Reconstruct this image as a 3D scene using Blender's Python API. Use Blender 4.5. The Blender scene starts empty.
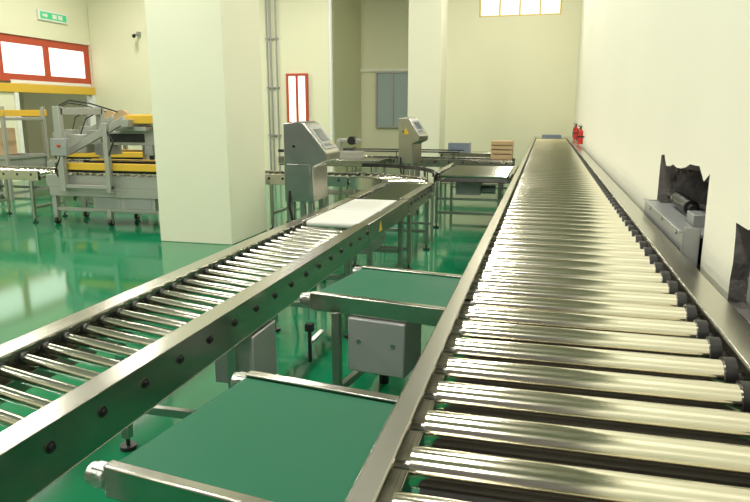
import bpy, bmesh, math, random
from mathutils import Vector, Matrix
random.seed(4)
scene=bpy.context.scene
try:
    scene.view_settings.view_transform='Standard'
    scene.view_settings.look='None'
except Exception as e: print(e)

# ---------------- materials ----------------
def mat(name,col,rough=.5,metal=0,bump=0,bscale=30,var=0,vscale=3,emit=0,spec=.5,coat=0,stretch=None):
    m=bpy.data.materials.new(name); m.use_nodes=True
    nt=m.node_tree; b=nt.nodes['Principled BSDF']
    b.inputs['Base Color'].default_value=(*col,1)
    b.inputs['Roughness'].default_value=rough
    b.inputs['Metallic'].default_value=metal
    b.inputs['Specular IOR Level'].default_value=spec
    if coat: b.inputs['Coat Weight'].default_value=coat; b.inputs['Coat Roughness'].default_value=.08
    tc=nt.nodes.new('ShaderNodeTexCoord'); mp=nt.nodes.new('ShaderNodeMapping')
    nt.links.new(tc.outputs['Object'],mp.inputs[0])
    if stretch: mp.inputs['Scale'].default_value=stretch
    if var:
        n=nt.nodes.new('ShaderNodeTexNoise'); n.inputs['Scale'].default_value=vscale; n.inputs['Detail'].default_value=5
        nt.links.new(mp.outputs[0],n.inputs[0])
        r=nt.nodes.new('ShaderNodeMix'); r.data_type='RGBA'
        r.inputs[6].default_value=(*[c*(1-var) for c in col],1)
        r.inputs[7].default_value=(*[min(1,c*(1+var)) for c in col],1)
        nt.links.new(n.outputs[0],r.inputs[0]); nt.links.new(r.outputs[2],b.inputs['Base Color'])
        mr=nt.nodes.new('ShaderNodeMapRange'); mr.inputs[3].default_value=rough*.8; mr.inputs[4].default_value=min(1,rough*1.25)
        nt.links.new(n.outputs[0],mr.inputs[0]); nt.links.new(mr.outputs[0],b.inputs['Roughness'])
    if bump:
        n2=nt.nodes.new('ShaderNodeTexNoise'); n2.inputs['Scale'].default_value=bscale
        nt.links.new(mp.outputs[0],n2.inputs[0])
        bp=nt.nodes.new('ShaderNodeBump'); bp.inputs['Strength'].default_value=bump; bp.inputs['Distance'].default_value=.01
        nt.links.new(n2.outputs[0],bp.inputs['Height']); nt.links.new(bp.outputs[0],b.inputs['Normal'])
    if emit:
        b.inputs['Emission Color'].default_value=(*col,1); b.inputs['Emission Strength'].default_value=emit
    return m
STEEL=mat('brushed_steel',(.54,.52,.46),.22,1,var=.08,vscale=3,stretch=(8,.4,8))
CABST=mat('cabinet_steel',(.46,.45,.41),.3,1,var=.1,vscale=6)
FRAME=mat('frame_steel',(.44,.43,.40),.34,1,var=.12,vscale=5)
ROLL=mat('roller_chrome',(.76,.71,.59),.12,1,var=.05,vscale=4)
ROLLD=mat('roller_zinc',(.64,.62,.54),.12,1,var=.06,vscale=4)
BLACK=mat('black_plastic',(.012,.012,.013),.4)
DARK=mat('dark_gap_shade',(.018,.017,.015),.6)  # near-black colour standing in for shade between rollers
GREENB=mat('green_pvc_belt',(.006,.115,.056),.5,bump=.08,bscale=200,var=.1,vscale=3,spec=.25)
WHITEB=mat('white_pvc_belt',(.68,.68,.64),.45)
FLOOR=mat('green_epoxy',(.004,.185,.078),.08,var=.08,vscale=.6,spec=.6)
WALL=mat('cream_wall_paint',(.78,.76,.56),.6,bump=.05,bscale=40,var=.03,vscale=.8)
WALLR=mat('pale_wall_paint',(.86,.85,.73),.6,bump=.06,bscale=30,var=.03,vscale=1.5)
WALLP=mat('pillar_paint',(.77,.76,.61),.6,bump=.06,bscale=30,var=.03,vscale=1.5)
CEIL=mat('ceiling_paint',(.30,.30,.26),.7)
RED=mat('red_frame',(.50,.07,.03),.45)
YEL=mat('yellow_guard',(.72,.44,.04),.4)
WFR=mat('ochre_window_frame',(.72,.58,.25),.5)
GREYP=mat('grey_painted_metal',(.33,.34,.34),.35,.3,var=.05)
LGREY=mat('light_grey_metal',(.38,.38,.35),.4,.3)
DAY=mat('frosted_daylight_glass',(.9,.93,.85),.3,emit=1.1)
DAYY=mat('warm_daylight_glass',(.95,.92,.75),.3,emit=.9)
BLUEG=mat('dim_glass',(.30,.36,.34),.15,emit=.15)
BRICK=mat('broken_masonry',(.15,.14,.135),.9,bump=1,bscale=25,var=.7,vscale=14)
CARD=mat('cardboard',(.50,.36,.2),.8,var=.1)
WHITEP=mat('white_plastic',(.8,.8,.76),.4)
EXITG=mat('exit_green',(.05,.5,.2),.4,emit=.3)
BLUE=mat('blue_grey_plastic',(.16,.2,.26),.4)
REDP=mat('red_enamel',(.6,.03,.02),.3)
LAMP=mat('lamp_diffuser',(1,.97,.85),.4,emit=4)
SCREEN=mat('lcd_screen',(.05,.08,.1),.15)
ALU=mat('aluminium',(.62,.62,.6),.3,1)

# ---------------- builders ----------------
def empty(name,loc=(0,0,0),rz=0,parent=None):
    e=bpy.data.objects.new(name,None); scene.collection.objects.link(e)
    e.location=loc; e.rotation_euler=(0,0,rz); e.empty_display_size=.1
    if parent: e.parent=parent
    return e
class B:
    def __init__(s): s.bm=bmesh.new()
    def box(s,x0,x1,y0,y1,z0,z1,rot=None,piv=None):
        m=Matrix.Translation(((x0+x1)/2,(y0+y1)/2,(z0+z1)/2))@Matrix.Diagonal((abs(x1-x0),abs(y1-y0),abs(z1-z0),1))
        if rot is not None:
            p=Vector(piv) if piv else Vector(((x0+x1)/2,(y0+y1)/2,(z0+z1)/2))
            m=Matrix.Translation(p)@rot.to_4x4()@Matrix.Translation(-p)@m
        bmesh.ops.create_cube(s.bm,size=1,matrix=m); return s
    def beam(s,p0,p1,w,h):
        p0=Vector(p0);p1=Vector(p1);d=p1-p0
        q=d.to_track_quat('X','Z').to_matrix().to_4x4()
        m=Matrix.Translation((p0+p1)/2)@q@Matrix.Diagonal((d.length,w,h,1))
        bmesh.ops.create_cube(s.bm,size=1,matrix=m); return s
    def cyl(s,p0,p1,r,seg=20,r2=None):
        p0=Vector(p0);p1=Vector(p1);d=p1-p0
        q=d.to_track_quat('Z','Y').to_matrix().to_4x4()
        bmesh.ops.create_cone(s.bm,cap_ends=True,segments=seg,radius1=r,radius2=r if r2 is None else r2,depth=d.length,matrix=Matrix.Translation((p0+p1)/2)@q); return s
    def prism(s,poly,axis,a,b):
        def P(u,v,w):
            return {'x':(w,u,v),'y':(u,w,v),'z':(u,v,w)}[axis]
        A=[s.bm.verts.new(P(u,v,a)) for u,v in poly]; Bv=[s.bm.verts.new(P(u,v,b)) for u,v in poly]
        n=len(poly); s.bm.faces.new(A); s.bm.faces.new(list(reversed(Bv)))
        for i in range(n): s.bm.faces.new((A[i],Bv[i],Bv[(i+1)%n],A[(i+1)%n]))
        return s
    def arc(s,cx,cy,r0,r1,z0,z1,a0,a1,n=32):
        pr=None
        for i in range(n+1):
            a=a0+(a1-a0)*i/n; c,sn=math.cos(a),math.sin(a)
            q=[s.bm.verts.new((cx+r*c,cy+r*sn,z)) for r,z in((r0,z0),(r1,z0),(r1,z1),(r0,z1))]
            if pr:
                for k in range(4): s.bm.faces.new((pr[k],pr[(k+1)%4],q[(k+1)%4],q[k]))
            else: s.bm.faces.new(q)
            pr=q
        s.bm.faces.new(list(reversed(pr))); return s
    def tube(s,pts,r,seg=10):
        for i in range(len(pts)-1): s.cyl(pts[i],pts[i+1],r,seg)
        return s
    def done(s,name,m,parent=None,bevel=0,smooth=True):
        bmesh.ops.recalc_face_normals(s.bm,faces=s.bm.faces[:])
        me=bpy.data.meshes.new(name); s.bm.to_mesh(me); s.bm.free()
        o=bpy.data.objects.new(name,me); scene.collection.objects.link(o)
        me.materials.append(m)
        if smooth:
            for p in me.polygons: p.use_smooth=True
            try: me.set_sharp_from_angle(angle=math.radians(35))
            except Exception: pass
        if bevel:
            b=o.modifiers.new('bevel','BEVEL'); b.width=bevel; b.segments=2; b.limit_method='ANGLE'
        if parent: o.parent=parent
        return o

# ---------------- room ----------------
XL=-12.0; YB=16.0; XR=.62; H=5.6
B().box(-22,XR+.5,-5,20,-.1,0).done('floor',FLOOR)
B().box(-22,XR+.5,-5,20,H,H+.1).done('ceiling',CEIL)
bm=bmesh.new()
def loop(pts):
    vs=[bm.verts.new((XR,y,z)) for y,z in pts]
    return vs,[bm.edges.new((vs[i],vs[(i+1)%len(vs)])) for i in range(len(vs))]
ov,oe=loop([(-4.5,0),(YB+.2,0),(YB+.2,H),(-4.5,H)])
def ragged(y0,y1,z0,z1,n=9,amp=.012,seed=1):
    rr=random.Random(seed); out=[]
    J=lambda:rr.uniform(-amp,amp)
    for i in range(n): out.append((y0+(y1-y0)*i/n+J(),z0+J()))
    for i in range(4): out.append((y1+J(),z0+(z1-z0)*i/4+J()))
    for i in range(n): out.append((y1+(y0-y1)*i/n+J(),z1+J()*1.8))
    for i in range(4): out.append((y0+J(),z1+(z0-z1)*i/4+J()))
    return out
h1=ragged(2.74,3.88,.93,1.35,n=12,amp=.018,seed=3); h2=ragged(1.92,2.33,.98,1.26,n=6,amp=.012,seed=5)
v1,e1=loop(h1); v2,e2=loop(h2)
bmesh.ops.triangle_fill(bm,use_beauty=True,edges=oe+e1+e2)
me=bpy.data.meshes.new('wall_right'); bm.to_mesh(me); bm.free()
wr=bpy.data.objects.new('wall_right',me); me.materials.append(WALLR); scene.collection.objects.link(wr)
for hp,nm in((h1,'a'),(h2,'b')):
    b=B(); n=len(hp)
    A=[b.bm.verts.new((XR,y,z)) for y,z in hp]
    cy=sum(p[0] for p in hp)/n; cz=sum(p[1] for p in hp)/n
    C=[b.bm.verts.new((XR+.10+random.uniform(-.03,.03),cy+(y-cy)*.97,cz+(z-cz)*.93)) for y,z in hp]
    for i in range(n): b.bm.faces.new((A[i],A[(i+1)%n],C[(i+1)%n],C[i]))
    D=[b.bm.verts.new((XR+.30,cy+(y-cy)*.96,cz+(z-cz)*.9)) for y,z in hp]
    for i in range(n): b.bm.faces.new((C[i],C[(i+1)%n],D[(i+1)%n],D[i]))
    b.bm.faces.new(D)
    for k in range(16):
        i=random.randrange(n); y,z=hp[i]; yy=cy+(y-cy)*.97; zz=cz+(z-cz)*.92; s_=random.uniform(.010,.022)
        b.box(XR+.05,XR+.05+s_*2,yy-s_,yy+s_,zz-s_*.6,zz+s_*.6,rot=Matrix.Rotation(random.uniform(0,1.5),3,'X'))
    b.done('wall_right_hole_'+nm,BRICK,parent=wr,smooth=False)

b=B()
b.box(XL-.2,-5.2,YB,YB+.2,0,H)
b.box(-3.0,XR+.2,YB,YB+.2,0,3.75)
b.box(-3.0,-1.65,YB,YB+.2,3.75,H)
b.box(.2,XR+.2,YB,YB+.2,3.75,H)
b.box(-1.65,.2,YB,YB+.2,5.0,H)
b.done('wall_back',WALL,smooth=False)
B().box(-5.4,-2.8,18.5,18.7,0,H).box(-5.4,-5.2,YB+.2,18.5,0,H).box(-3,-2.8,YB+.2,18.5,0,H).done('wall_recess',WALL,smooth=False)
B().box(-5.2,-3.0,18.44,18.5,2.72,2.8).done('trim_1',WALLR,smooth=False)
def window(name,axis,pos,a0,a1,z0,z1,fr,gl,nm=1,fw=.07,nz=0):
    e=empty(name); f=B(); g=B()
    def bx(bb,u0,u1,w0,w1,d):
        if axis=='y': bb.box(u0,u1,pos-d,pos+d,w0,w1)
        else: bb.box(pos-d,pos+d,u0,u1,w0,w1)
    bx(f,a0,a1,z0,z0+fw,.05); bx(f,a0,a1,z1-fw,z1,.05)
    for i in range(nm+2):
        u=a0+fw/2+(a1-a0-fw)*i/(nm+1); bx(f,u-fw/2,u+fw/2,z0+fw,z1-fw,.045)
    for i in range(nz):
        w=z0+(z1-z0)*(i+1)/(nz+1); bx(f,a0,a1,w-fw/2,w+fw/2,.04)
    bx(g,a0+fw,a1-fw,z0+fw,z1-fw,.01)
    f.done('frame',fr,e,.005); g.done('glass',gl,e)
    return e
window('window_1','y',YB+.1,-1.65,.2,3.75,5.0,WFR,DAYY,3,.04,1)
window('window_2','y',18.46,-4.75,-3.75,1.15,2.72,LGREY,BLUEG,1,.05)
window('window_3','y',YB-.05,-6.45,-5.88,1.3,2.55,RED,DAY,1,.06)
b=B()
b.box(XL-.2,XL,-4.5,9.6,0,H)
b.box(XL-.2,XL,9.6,YB,3.35,H)
b.box(XL-.2,XL,9.6,12.9,0,2.05)
b.box(XL-.2,XL,15.75,YB,0,3.35)
b.done('wall_left',WALL,smooth=False)
window('window_4','x',XL-.1,9.6,15.75,2.3,3.35,RED,DAY,3,.18)
e=empty('door_1')
B().box(XL-.12,XL+.05,9.6,15.74,2.05,2.25).done('shutter_box',YEL,e,.01)
b=B()
for i in range(5): b.cyl((XL-.05,12.9,2.27+.012*i),(XL-.05,15.7,2.27+.012*i),.02,10)
b.done('shutter_roll',WHITEP,e)
B().box(XL-.15,XL+.04,12.9,13.02,0,2.05).box(XL-.15,XL+.04,15.63,15.74,0,2.05).done('jambs',WHITEP,e)
B().box(-18.2,-18,6,20,0,H).box(-18,XL-.2,19.8,20,0,H).box(-18,XL-.2,6,6.2,0,H).done('wall_far_room',WALL,smooth=False)
B().box(-4.65,-3.66,7.14,8.2,0,H).done('pillar',WALLP,bevel=.01,smooth=False)
B().box(-2.9,-2.2,14,14.8,0,H).done('pillar.001',WALLP,bevel=.01,smooth=False)
B().box(-11.99,-8.9,15.76,15.99,0,H).done('wall_pier',WALL,smooth=False)
e=empty('conduit_pipes')
b=B()
for x in(-6.95,-6.85,-6.7): b.cyl((x,YB-.05,0),(x,YB-.05,H),.022,10)
for z in(1,2.2,3.4,4.6): b.box(-7.0,-6.65,YB-.06,YB-.005,z,z+.03)
b.done('pipes',GREYP,e)
e=empty('drain_pipe')
b=B(); b.cyl((-5.25,YB-.08,0),(-5.25,YB-.08,H),.05,14)
for z in(1,2.8,4.6): b.cyl((-5.25,YB-.08,z),(-5.25,YB-.08,z+.08),.06,14).box(-5.29,-5.21,YB-.06,YB-.001,z,z+.05)
b.done('pipe',WHITEP,e)
e=empty('exit_sign')
B().box(XL+.002,XL+.06,13.9,14.9,3.78,4.02).done('housing',WHITEP,e,.01)
B().box(XL+.06,XL+.065,13.95,14.85,3.82,3.98).done('panel',EXITG,e)
B().prism([(14.02,3.87),(14.14,3.87),(14.14,3.84),(14.2,3.9),(14.14,3.96),(14.14,3.93),(14.02,3.93)],'x',XL+.066,XL+.07).box(XL+.066,XL+.07,14.35,14.5,3.85,3.95).box(XL+.066,XL+.07,14.55,14.7,3.85,3.95).done('symbols',WHITEP,e)
e=empty('security_camera')
B().box(-10.5,-10.42,15.66,15.759,3.55,3.65).cyl((-10.46,15.69,3.6),(-10.46,15.5,3.55),.015).done('bracket',GREYP,e)
B().cyl((-10.5,15.58,3.55),(-10.4,15.4,3.51),.045).done('body',BLACK,e)
n=0
for x in(-9.5,-5.2,-.7):
    for y in(-2.5,1.5,5.5,9.5,13.2):
        e=empty('ceiling_light' if n==0 else 'far_room_fill_light.%03d'%n,(x,y,0)); n+=1
        B().box(-.1,.1,-.75,.75,H-.16,H-.1).cyl((0,-.5,H-.1),(0,-.5,H),.01).cyl((0,.5,H-.1),(0,.5,H),.01).done('housing',WHITEP,e,.01)
        B().cyl((-.05,-.7,H-.19),(-.05,.7,H-.19),.018).cyl((.05,-.7,H-.19),(.05,.7,H-.19),.018).done('tubes',LAMP,e)
        l=bpy.data.lights.new('lamp','AREA'); l.shape='RECTANGLE'; l.size=.35; l.size_y=1.5; l.energy=(118 if x<-1 else 90)*(1.1 if y<3 else 1.0); l.color=(1,.965,.86)
        lo=bpy.data.objects.new('lamp',l); scene.collection.objects.link(lo); lo.location=(0,0,H-.24); lo.parent=e
e=empty('far_room_fill_light.%03d'%n,(-15,12,0))  # fill lamp with housing, added to brighten the far room behind the doorway
B().box(-.1,.1,-.75,.75,H-.16,H).done('housing',WHITEP,e,.01)
l=bpy.data.lights.new('lamp','AREA'); l.shape='RECTANGLE'; l.size=.5; l.size_y=1.5; l.energy=200; l.color=(1,.97,.85)
lo=bpy.data.objects.new('lamp',l); scene.collection.objects.link(lo); lo.location=(0,0,H-.24); lo.parent=e

# ---------------- conveyors ----------------
def caster(b_frame,b_black,x,y,z=.0):
    b_black.cyl((x-.02,y,z+.05),(x+.02,y,z+.05),.05,18)
    b_frame.box(x-.03,x+.03,y-.03,y+.03,z+.1,z+.13); b_frame.box(x-.032,x-.024,y-.02,y+.02,z+.04,z+.12); b_frame.box(x+.024,x+.032,y-.02,y+.02,z+.04,z+.12)

def roller_conveyor(name,W,L,zt,loc,rz=0,r=.025,pitch=.1,skew=0,fl=.06,fll=None,depth=.13,legs=(),capR=True,capL=True,gap_shade=False,rollmat=ROLL,lip=.02,bolts=True,y0=0):
    """local frame: rollers along X from 0..W, travel along Y 0..L"""
    fll=fll or fl
    e=empty(name,loc,rz)
    z=zt-r
    f=B()
    zr=zt+lip
    f.box(-fll,-.004,0,L,zr-.004,zr).box(-fll,-fll+.004,0,L,zr-depth,zr).box(-fll,-.01,0,L,zr-depth-.004,zr-depth)
    f.box(W+.004,W+fl,0,L,zr-.004,zr).box(W+fl-.004,W+fl,0,L,zr-depth,zr).box(W+.01,W+fl,0,L,zr-depth-.004,zr-depth)
    f.box(-.010,-.004,0,L,zr-.012,zr-.004).box(W+.004,W+.010,0,L,zr-.012,zr-.004)
    f.box(-.010,-.006,0,L,zr-depth,zr-depth+.06).box(W+.006,W+.010,0,L,zr-depth,zr-depth+.06)
    yy=.3
    while yy<L:
        f.box(0,W,yy,yy+.04,zt-depth,zt-depth+.03); yy+=1.2
    f.done('side_rails',STEEL,e,.0015)
    ro=B(); cp=B(); ax=B()
    dy=math.tan(skew)*W
    y=pitch*.5+max(0,dy)
    while y<L-pitch*.3:
        ya=y; yb=y-dy
        if yb>=.02 and ya<=L-.02:
            ro.cyl((.012,ya,z),(W-.012,yb,z),r,28)
            ax.cyl((-.02,ya,z),(W+.02,yb,z),.008,8)
            if capL: cp.cyl((.0,ya,z),(.022,ya,z),r*1.22,24)
            if capR: cp.cyl((W-.026,yb,z),(W,yb,z),r*1.22,24)
        y+=pitch
    ro.done('rollers',rollmat,e); cp.done('bearing_caps',BLACK,e); ax.done('axles',FRAME,e)
    if gap_shade:
        B().box(.02,W-.02,.03,L-.03,zt-.105,zt-.095).done('gap_shade_sheet',DARK,e)  # dark sheet added below the rollers so the gaps look shaded
    if bolts:
        bo=B(); y=.12
        while y<L:
            for xx,s_ in((W+fl,1),(-fll,-1)):
                bo.cyl((xx,y,zr-depth*.38),(xx+s_*.012,y,zr-depth*.38),.011,6)
                bo.cyl((xx,y,zr-depth*.38),(xx+s_*.003,y,zr-depth*.38),.018,16)
            y+=pitch*2
        bo.done('bolts',BLACK,e)
    if legs:
        lg=B(); ft=B()
        for y in legs:
            for x in(-fll+.025,W+fl-.025):
                lg.box(x-.02,x+.02,y-.02,y+.02,.06,zr-depth); ft.cyl((x,y,0),(x,y,.02),.04,16).cyl((x,y,.02),(x,y,.07),.01,8)
            lg.box(-fll+.03,W+fl-.03,y-.015,y+.015,.2,.24)
        lg.done('legs',FRAME,e,.002); ft.done('feet',BLACK,e)
    return e

RC=roller_conveyor('roller_conveyor',.64,15.6,1.05,(-.2,-.35,0),0,r=.034,pitch=.14,fl=.09,fll=.044,depth=.16,legs=(.6,2.7,4.7,6.9,9.1,11.3,13.4,15.4),capL=False,gap_shade=True,lip=.022)
B().box(0,.64,14.7,15.6,1.052,1.058).done('end_plate',STEEL,RC)
LC=roller_conveyor('roller_conveyor.001',.43,4.85,.74,(-1.81,-.1,0),0,r=.021,pitch=.112,skew=math.radians(13),fl=.10,fll=.10,depth=.17,legs=(1.2,2.6,4.4),rollmat=ROLLD,lip=.02)
B().box(.44,.535,2.75,3.02,.26,.57).box(.30,.43,2.8,3.2,.3,.575).done('drive_guard',GREYP,LC,.006)
B().cyl((.1,3.0,.42),(.29,3.0,.42),.07,24).box(.05,.12,2.92,3.08,.34,.57).done('gear_motor',BLACK,LC)
roller_conveyor('roller_conveyor.002',.43,1.4,.74,(-1.81,6.28,0),0,r=.021,pitch=.1,fl=.10,fll=.10,depth=.16,legs=(.15,1.2),rollmat=ROLLD)

e=empty('checkweigher_conveyor',(-1.81,4.78,0))
B().box(-.1,-.02,0,1.47,.60,.755).box(.45,.53,0,1.47,.60,.755).done('side_rails',STEEL,e,.004)
for a,c in((.03,.72),(.76,1.44)):
    B().box(0,.43,a+.025,c-.025,.735,.752).cyl((0,a+.025,.727),(.43,a+.025,.727),.025,20).cyl((0,c-.025,.727),(.43,c-.025,.727),.025,20).box(0,.43,a+.03,c-.03,.70,.718).done('weigh_belt',WHITEB,e)
b=B()
for x in(-.06,.49):
    for y in(.15,1.3): b.box(x-.02,x+.02,y-.02,y+.02,0,.6)
b.box(-.05,.48,.13,.17,.25,.29).box(-.05,.48,1.28,1.32,.25,.29)
b.done('legs',FRAME,e)
B().box(.05,.42,.4,.9,.42,.6).done('load_cell_box',GREYP,e,.006)
B().prism([(.30,.64),(.40,.64),(.35,.72)],'x',.5305,.533).done('warning_sticker',YEL,e)

def curve_conv(name,cx,cy,ri,ro_,a0,a1,zt,nr):
    e=empty(name)
    f=B()
    f.arc(cx,cy,ri,ri+.08,zt+.01,zt+.02,a0,a1).arc(cx,cy,ri,ri+.006,zt-.14,zt+.02,a0,a1)
    f.arc(cx,cy,ro_-.08,ro_,zt+.01,zt+.02,a0,a1).arc(cx,cy,ro_-.006,ro_,zt-.14,zt+.02,a0,a1)
    f.done('side_rails',STEEL,e)
    rr=B();cc=B()
    for i in range(nr):
        a=a0+(a1-a0)*(i+.5)/nr; c,s_=math.cos(a),math.sin(a)
        rr.cyl((cx+(ri+.08)*c,cy+(ri+.08)*s_,zt-.018),(cx+(ro_-.08)*c,cy+(ro_-.08)*s_,zt-.018),.017,16,.024)
        for q in(ri+.08,ro_-.08): cc.cyl((cx+(q-.008)*c,cy+(q-.008)*s_,zt-.018),(cx+(q+.008)*c,cy+(q+.008)*s_,zt-.018),.028,14)
    rr.done('rollers',ROLLD,e);cc.done('bearing_caps',BLACK,e)
    g=B().arc(cx,cy,ro_-.02,ro_,zt+.10,zt+.15,a0,a1)
    for k in(.07,.35,.65,.93):
        a=a0+(a1-a0)*k; g.cyl((cx+(ro_-.01)*math.cos(a),cy+(ro_-.01)*math.sin(a),zt+.02),(cx+(ro_-.01)*math.cos(a),cy+(ro_-.01)*math.sin(a),zt+.13),.008,8)
    g.done('guide_rail',BLACK,e)
    l=B()
    for k in(.08,.5,.92):
        a=a0+(a1-a0)*k
        for q in(ri+.03,ro_-.03): l.cyl((cx+q*math.cos(a),cy+q*math.sin(a),0),(cx+q*math.cos(a),cy+q*math.sin(a),zt-.14),.02,10)
        l.beam((cx+(ri+.03)*math.cos(a),cy+(ri+.03)*math.sin(a),.25),(cx+(ro_-.03)*math.cos(a),cy+(ro_-.03)*math.sin(a),.25),.02,.03)
    l.done('legs',FRAME,e)
curve_conv('curved_roller_conveyor',-2.5,7.72,.57,1.23,0,math.pi/2,.74,16)
roller_conveyor('outfeed_roller_conveyor',.46,2.2,.74,(-2.52,8.37,0),math.radians(90),r=.021,pitch=.1,fl=.10,fll=.10,legs=(.3,1.1,2.0),rollmat=ROLLD)

def belt_conv(name,loc,rz,L,W,zt,box=None):
    e=empty(name,loc,rz)
    r=.035
    B().box(0,L,.045,W-.045,zt-.004,zt).cyl((0,.045,zt-r),(0,W-.045,zt-r),r,28).cyl((L,.045,zt-r),(L,W-.045,zt-r),r,28).box(0,L,.045,W-.045,zt-2*r,zt-2*r+.004).done('belt',GREENB,e)
    f=B()
    f.box(-.02,L,0,.038,zt-.08,zt+.012).box(-.02,L,W-.038,W,zt-.08,zt+.012).box(.05,L-.05,.05,W-.05,zt-.06,zt-.012)
    f.done('side_rails',STEEL,e,.006)
    s=B()
    for y in(.019,W-.019):
        s.cyl((-.075,y,zt-.03),(-.02,y,zt-.03),.030,20); s.box(-.06,.0,y-.018,y+.018,zt-.06,zt+.0)
        s.cyl((-.04,y-.028,zt-.03),(-.04,y+.028,zt-.03),.022,20)
    s.done('belt_tensioners',ALU,e,.003)
    l=B();ft=B()
    for x in(.12,L-.12):
        for y in(.02,W-.02): l.box(x-.02,x+.02,y-.02,y+.02,.05,zt-.08); ft.cyl((x,y,0),(x,y,.05),.03,14)
        l.box(x-.015,x+.015,.03,W-.03,.18,.22)
    l.box(.12,L-.12,.01,.03,.18,.22); l.box(.12,L-.12,W-.03,W-.01,.18,.22)
    l.done('legs',FRAME,e,.002); ft.done('feet',BLACK,e)
    if box:
        x,y,w=box
        B().box(x,x+w,y,y+.25,zt-.36,zt-.085).done('drive_cover',GREYP,e,.008)
        B().cyl((x+w*.2,y-.003,zt-.2),(x+w*.2,y,zt-.2),.012).cyl((x+w*.8,y-.003,zt-.2),(x+w*.8,y,zt-.2),.012).done('cover_screws',FRAME,e)
    return e
belt_conv('green_belt_conveyor',(-1.04,1.29,0),math.radians(-8),1.35,.69,.70)
belt_conv('green_belt_conveyor.001',(-1.09,2.97,0),math.radians(-9),1.5,.66,.70,box=(.2,-.02,.30))
e=empty('photoelectric_sensor',(-1.06,2.83,0))
B().box(-.008,.008,-.008,.008,.40,.58).box(-.02,.02,-.015,.015,.56,.60).done('body',BLACK,e,.003)
B().box(-.004,.02,-.004,.16,.5,.515).done('bracket',ALU,e)

def stand(name,loc,rz=0,k=1.0,sticker=False,wid=.2):
    e=empty(name,loc,rz); e.scale=(k,k,k)
    B().prism([(-.15,.80),(-.15,1.50),(.0,1.52),(.05,1.5),(.26,1.24),(.25,1.17),(.13,1.12),(.13,.80)],'y',-wid,wid).done('cabinet',CABST,e,.008)
    B().box(-.12,.10,-wid-.004,-wid,.84,1.14).done('door_panel',CABST,e,.003)
    d=Vector((.21,0,-.26)).normalized(); n=Vector((.26,0,.21)).normalized(); c=Vector((.155,0,1.37))
    def slab(w,h,t,off,name,m,yo=0,lo=0):
        q=Matrix((d,Vector((0,1,0)),n)).transposed().to_4x4()
        b=B(); bmesh.ops.create_cube(b.bm,size=1,matrix=Matrix.Translation(c+n*off+Vector((0,yo,0))+d*lo)@q@Matrix.Diagonal((h,w,t,1))); b.done(name,m,e,.002)
    ww=wid*1.6
    slab(ww,.25,.006,.003,'bezel',GREYP); slab(ww*.62,.13,.008,.006,'display',SCREEN,0,-.03)
    for i in range(4): slab(.03,.025,.01,.006,'key_%d'%(i+1),YEL if i==3 else BLUE,(-.09+.06*i)*wid/.2,.08)
    s_=wid-.055
    lg=B(); ft=B()
    for y in(-s_,s_):
        lg.box(-.13,-.08,y-.025,y+.025,.04,.8).box(.06,.11,y-.025,y+.025,.04,.8).box(-.13,.11,y-.02,y+.02,.3,.34)
        for x in(-.105,.085): ft.cyl((x,y,0),(x,y,.04),.035,14)
    lg.done('legs',FRAME,e,.003); ft.done('feet',BLACK,e)
    B().tube([(-.1,-wid-.005,.9),(-.1,-wid-.02,.75),(-.05,-wid,.5),(-.1,-s_-.03,.3)],.012).done('cable',BLACK,e)
    B().cyl((-.05,-wid,1.3),(-.05,-wid-.012,1.3),.012).done('button',BLACK,e)
    if sticker: B().prism([(-.06,1.26),(.06,1.26),(0,1.37)],'y',-wid-.004,-wid-.0005).done('warning_sticker',YEL,e)
    return e
stand('metal_detector_cabinet',(-2.13,5.72,0),0)
stand('control_cabinet',(-2.06,10.2,0),math.radians(-25),1.0,True,.12)

RT=roller_conveyor('roller_conveyor.003',.95,1.7,.76,(-1.4,8.9,0),0,r=.024,pitch=.14,fl=.06,legs=(.1,1.6),rollmat=ROLLD,lip=.03,gap_shade=True)
B().box(.2,.55,.3,.6,.45,.63).cyl((.55,.45,.52),(.75,.45,.52),.06,20).done('gear_motor',GREYP,RT,.004)
B().box(-.03,.98,.08,.12,.40,.43).box(-.03,.98,1.58,1.62,.40,.43).done('cross_braces',FRAME,RT)
XC=roller_conveyor('cross_roller_conveyor',.5,4.2,.78,(-.5,11.2,0),math.radians(90),r=.022,pitch=.12,fl=.07,legs=(.2,1.6,2.9,4.0),rollmat=ROLLD,lip=.03,gap_shade=True)
g=B()
for xx in(-.06,.56):
    g.cyl((xx,.9,.93),(xx,4.1,.93),.012,10)
    for yy in(1.0,2.0,3.0,4.0): g.cyl((xx,yy,.81),(xx,yy,.93),.008,8)
g.done('guide_rails',BLACK,XC)
# curved exit beyond the cross conveyor and an extra work table
curve_conv('curved_roller_conveyor.001',-4.75,12.40,.52,1.16,-math.pi/2,0,.78,12)
e=empty('work_table',(-1.35,12.7,0))
B().box(-.6,.6,-.35,.35,.82,.85).box(-.57,.57,-.32,-.29,.74,.82).box(-.57,.57,.29,.32,.74,.82).done('top',STEEL,e,.004)
b=B()
for x in(-.55,.55):
    for y in(-.3,.3): b.box(x-.02,x+.02,y-.02,y+.02,0,.82)
b.box(-.55,.55,-.3,.3,.25,.27); b.done('legs',FRAME,e)
e=empty('plastic_crate',(-1.6,12.7,.85))
b=B().box(-.2,.2,-.14,.14,0,.01)
for z in(.02,.07,.12): b.box(-.2,.2,-.14,-.13,z,z+.04).box(-.2,.2,.13,.14,z,z+.04).box(-.2,-.19,-.13,.13,z,z+.04).box(.19,.2,-.13,.13,z,z+.04)
for x in(-.195,.195):
    for y in(-.135,.135): b.box(x-.01,x+.01,y-.01,y+.01,0,.17)
b.done('crate',BLUE,e,.002)
e=empty('wooden_crate',(-.71,11.45,.81))
b=B()
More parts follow.
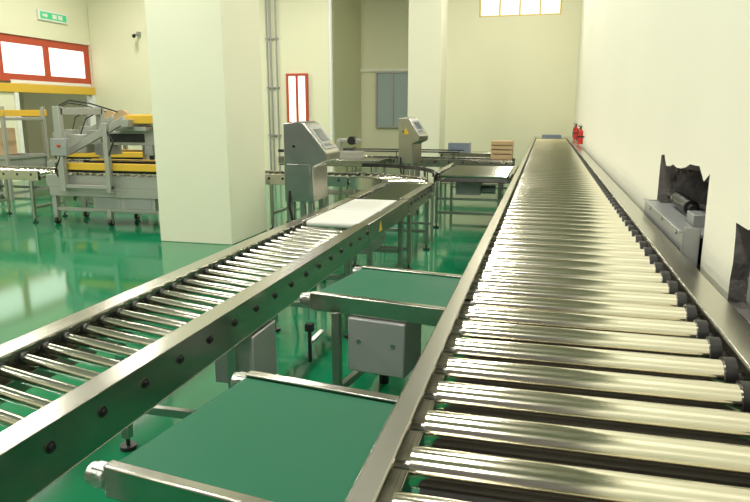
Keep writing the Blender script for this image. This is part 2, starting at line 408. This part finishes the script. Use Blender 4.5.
for i in range(4): b.box(-.18,.18,-.15,-.13,.02+i*.075,.08+i*.075).box(-.18,.18,.13,.15,.02+i*.075,.08+i*.075)
for x in(-.18,.16): b.box(x,x+.02,-.13,.13,0,.3)
b.box(-.18,.18,-.15,.15,0,.02).box(-.17,.17,-.14,.14,.29,.31)
b.done('slats',CARD,e,.003)
e=empty('packing_table',(-3.2,10.6,0))
B().box(-.6,.6,-.35,.35,.8,.83).box(-.57,.57,-.32,-.29,.72,.8).box(-.57,.57,.29,.32,.72,.8).box(-.57,-.54,-.3,.3,.72,.8).box(.54,.57,-.3,.3,.72,.8).done('top',STEEL,e,.004)
B().box(-.57,-.53,-.32,-.28,0,.8).box(.53,.57,-.32,-.28,0,.8).box(-.57,-.53,.28,.32,0,.8).box(.53,.57,.28,.32,0,.8).box(-.55,.55,-.3,.3,.25,.27).done('legs',FRAME,e)
e=empty('sealing_unit',(-3.2,10.65,.83))
B().box(-.22,.22,-.15,.15,.0,.12).box(-.2,-.14,-.1,.1,.12,.3).box(-.2,.2,-.06,.06,.26,.33).done('body',LGREY,e,.01)
B().cyl((.05,-.07,.3),(.05,.07,.3),.07,20).done('tape_roll',BLACK,e)

e=empty('plastic_tray',(.12,14.6,1.059))
B().box(-.2,.2,-.22,.22,0,.012).box(-.2,-.185,-.22,.22,.012,.06).box(.185,.2,-.22,.22,.012,.06).box(-.185,.185,-.22,-.205,.012,.06).box(-.185,.185,.205,.22,.012,.06).box(-.15,.1,-.1,.12,.012,.05).done('tray',BLUE,e,.004)
def ext(name,y):
    e=empty(name,(.555,y,1.08)); e.scale=(.8,.8,.8)
    B().cyl((0,0,.0),(0,0,.26),.055,20).cyl((0,0,.26),(0,0,.31),.055,20,.02).done('bottle',REDP,e)
    B().cyl((0,0,.31),(0,0,.35),.02,12).box(-.06,.03,-.012,.012,.35,.365).box(-.06,.02,-.01,.01,.38,.39).tube([(0,-.02,.34),(-.05,-.05,.3),(-.07,-.05,.15),(-.065,-.03,.05)],.009).done('valve_and_hose',BLACK,e)
    B().box(-.02,.078,-.02,.02,.13,.16).box(-.058,.058,-.06,.06,.14,.17).done('wall_bracket',BLACK,e)
ext('fire_extinguisher',11.4); ext('fire_extinguisher.001',13.2)

# sheet-metal chute along the broken wall opening
e=empty('metal_chute',(0,0,0))
B().box(.548,.616,2.78,3.82,.955,.965).box(.548,.556,2.78,3.82,.965,1.13).box(.556,.616,3.81,3.82,.965,1.13).box(.556,.616,2.78,2.79,.965,1.15).box(.536,.556,2.78,3.82,1.13,1.136).box(.556,.616,2.79,3.81,1.118,1.126).done('chute_body',GREYP,e,.002)
b=B()
for y in(2.9,3.25,3.6): b.cyl((.548,y,1.112),(.543,y,1.112),.010,8)
b.done('fasteners',FRAME,e,.002)
B().box(.622,.84,2.82,3.78,1.10,1.118).box(.83,.84,2.82,3.78,.99,1.10).box(.63,.72,3.0,3.14,1.118,1.17).box(.70,.74,2.85,3.7,1.118,1.15).done('wall_right_opening_machine_plate',GREYP,wr,.003)
B().cyl((.68,3.3,1.16),(.68,3.65,1.16),.035,18).cyl((.68,3.25,1.16),(.68,3.3,1.16),.02,14).done('wall_right_opening_drive',BLACK,wr)
e=empty('junction_box',(.66,2.1,1.0))
B().box(-.02,.12,-.1,.1,0.01,.14).box(-.025,-.02,-.09,.09,.02,.13).done('housing',GREYP,e,.005)
B().cyl((.03,0,.14),(.03,0,.24),.012,12).done('conduit',ALU,e)

# ---------------- case sealers (left) ----------------
def case_sealer(name,loc,rz=0):
    e=empty(name,loc,rz)
    f=B()
    f.box(-1.0,1.0,-.35,.35,.55,.72)
    f.box(-.95,.95,-.36,-.35,.42,.55)
    for x in(-.9,0.0,.9):
        for y in(-.31,.31): f.box(x-.035,x+.035,y-.035,y+.035,.13,.55)
    for y in(-.31,.31): f.box(-.9,.9,y-.02,y+.02,.2,.25)
    f.box(-.25,.75,-.34,.34,.22,.55)
    f.done('bed_frame',LGREY,e,.008)
    B().box(-.2,.2,-.346,-.341,.26,.5).box(.28,.7,-.346,-.341,.26,.5).done('access_panels',GREYP,e,.002)
    ro=B()
    for i in range(18):
        x=-.95+i*.112; ro.cyl((x,-.3,.735),(x,.3,.735),.02,14)
    ro.done('bed_rollers',ROLLD,e)
    y=B()
    y.box(-.75,.95,-.40,-.33,.80,.90).box(-.75,.95,.33,.40,.80,.90)
    y.done('yellow_side_guards',YEL,e,.008)
    d=B(); d.box(-.8,1.0,-.33,-.27,.76,.88).box(-.8,1.0,.27,.33,.76,.88)
    for x in(-.8,1.0): d.cyl((x,-.30,.75),(x,-.30,.89),.05,18).cyl((x,.30,.75),(x,.30,.89),.05,18)
    d.done('side_drive_belts',BLACK,e,.004)
    c=B()
    for yy in(-.45,.45):
        c.box(-.66,-.56,yy-.04,yy+.04,.5,1.68); c.box(.10,.17,yy-.035,yy+.035,.5,1.45)
        c.box(-.66,.17,yy-.03,yy+.03,.55,.6)
    c.box(-.66,-.56,-.45,.45,1.56,1.66)
    c.beam((-.6,-.3,1.05),(.35,-.3,1.5),.06,.10).beam((-.6,.3,1.05),(.35,.3,1.5),.06,.10)
    c.box(-.45,.75,-.1,.1,1.14,1.34); c.box(.3,.42,-.34,.34,1.40,1.5)
    c.box(-.75,-.45,-.12,.12,1.02,1.28)
    c.box(.1,.6,-.2,.2,1.34,1.4)
    c.done('mast_and_head',LGREY,e,.006)
    B().cyl((.1,-.03,1.5),(.1,.03,1.5),.13,28).cyl((.1,-.05,1.5),(.1,.05,1.5),.04,16).done('tape_roll',CARD,e)
    B().box(.28,.85,-.22,.22,1.44,1.56).done('head_cover',YEL,e,.01)
    B().box(-.74,-.48,-.5,-.44,1.0,1.24).box(.5,.62,-.12,.12,1.0,1.14).box(-.3,-.05,-.14,.14,1.0,1.14).done('control_box',GREYP,e,.008)
    B().tube([(-.6,-.45,1.68),(-.45,-.4,1.76),(-.2,-.3,1.72),(.1,-.1,1.6)],.01).tube([(-.6,-.48,1.0),(-.7,-.5,.8),(-.6,-.42,.5)],.012).tube([(-.6,.4,1.6),(-.75,.3,1.5),(-.7,.1,1.28)],.01).tube([(.14,-.47,1.4),(.25,-.46,1.2),(.14,-.47,.95)],.01).box(-.2,.5,-.105,-.1,1.18,1.3).done('hoses',BLACK,e)
    B().cyl((-.6,-.52,1.14),(-.6,-.5,1.14),.02).done('stop_button',REDP,e)
    cf=B();cb=B()
    for x in(-.9,0,.9):
        for yy in(-.31,.31): caster(cf,cb,x,yy)
    cf.done('caster_forks',FRAME,e); cb.done('caster_wheels',BLACK,e)
    return e
case_sealer('case_sealer',(-5.95,8.25,0))
case_sealer('case_sealer.001',(-7.9,10.6,0),math.radians(8))
roller_conveyor('infeed_roller_conveyor',.55,2.2,.74,(-7.1,7.98,0),math.radians(90),r=.022,pitch=.12,fl=.06,legs=(.15,1.2,2.1),rollmat=ROLLD)
e=empty('carton_erector',(-10.1,10.4,0))
f=B()
for x in(-.6,.6):
    for y in(-.5,.5): f.box(x-.03,x+.03,y-.03,y+.03,0,1.7)
for z in(.1,.75,1.45):
    f.box(-.6,.6,-.52,-.48,z,z+.05).box(-.6,.6,.48,.52,z,z+.05).box(-.62,-.58,-.5,.5,z,z+.05).box(.58,.62,-.5,.5,z,z+.05)
f.box(-.58,.58,-.48,.48,.4,.75).done('frame',LGREY,e,.004)
B().box(-.65,.65,-.55,-.5,1.52,1.64).box(-.65,.65,.5,.55,1.52,1.64).done('yellow_beam',YEL,e,.006)
b=B()
for i in range(9): b.box(-.4+i*.06,-.39+i*.06,-.3,.3,.8,1.3)
b.done('flat_cartons',CARD,e)

# ---------------- world / camera ----------------
w=bpy.data.worlds.new('world'); scene.world=w; w.use_nodes=True
bg=w.node_tree.nodes['Background']; bg.inputs[0].default_value=(1,.98,.92,1); bg.inputs[1].default_value=.18
cam=bpy.data.cameras.new('camera'); co=bpy.data.objects.new('camera',cam); scene.collection.objects.link(co)
cam.sensor_width=36; cam.lens=36*650/750; cam.clip_start=.02
co.location=(0,0,1.6)
co.rotation_euler=(math.radians(90-12.07),0,math.radians(14.51))
scene.camera=co
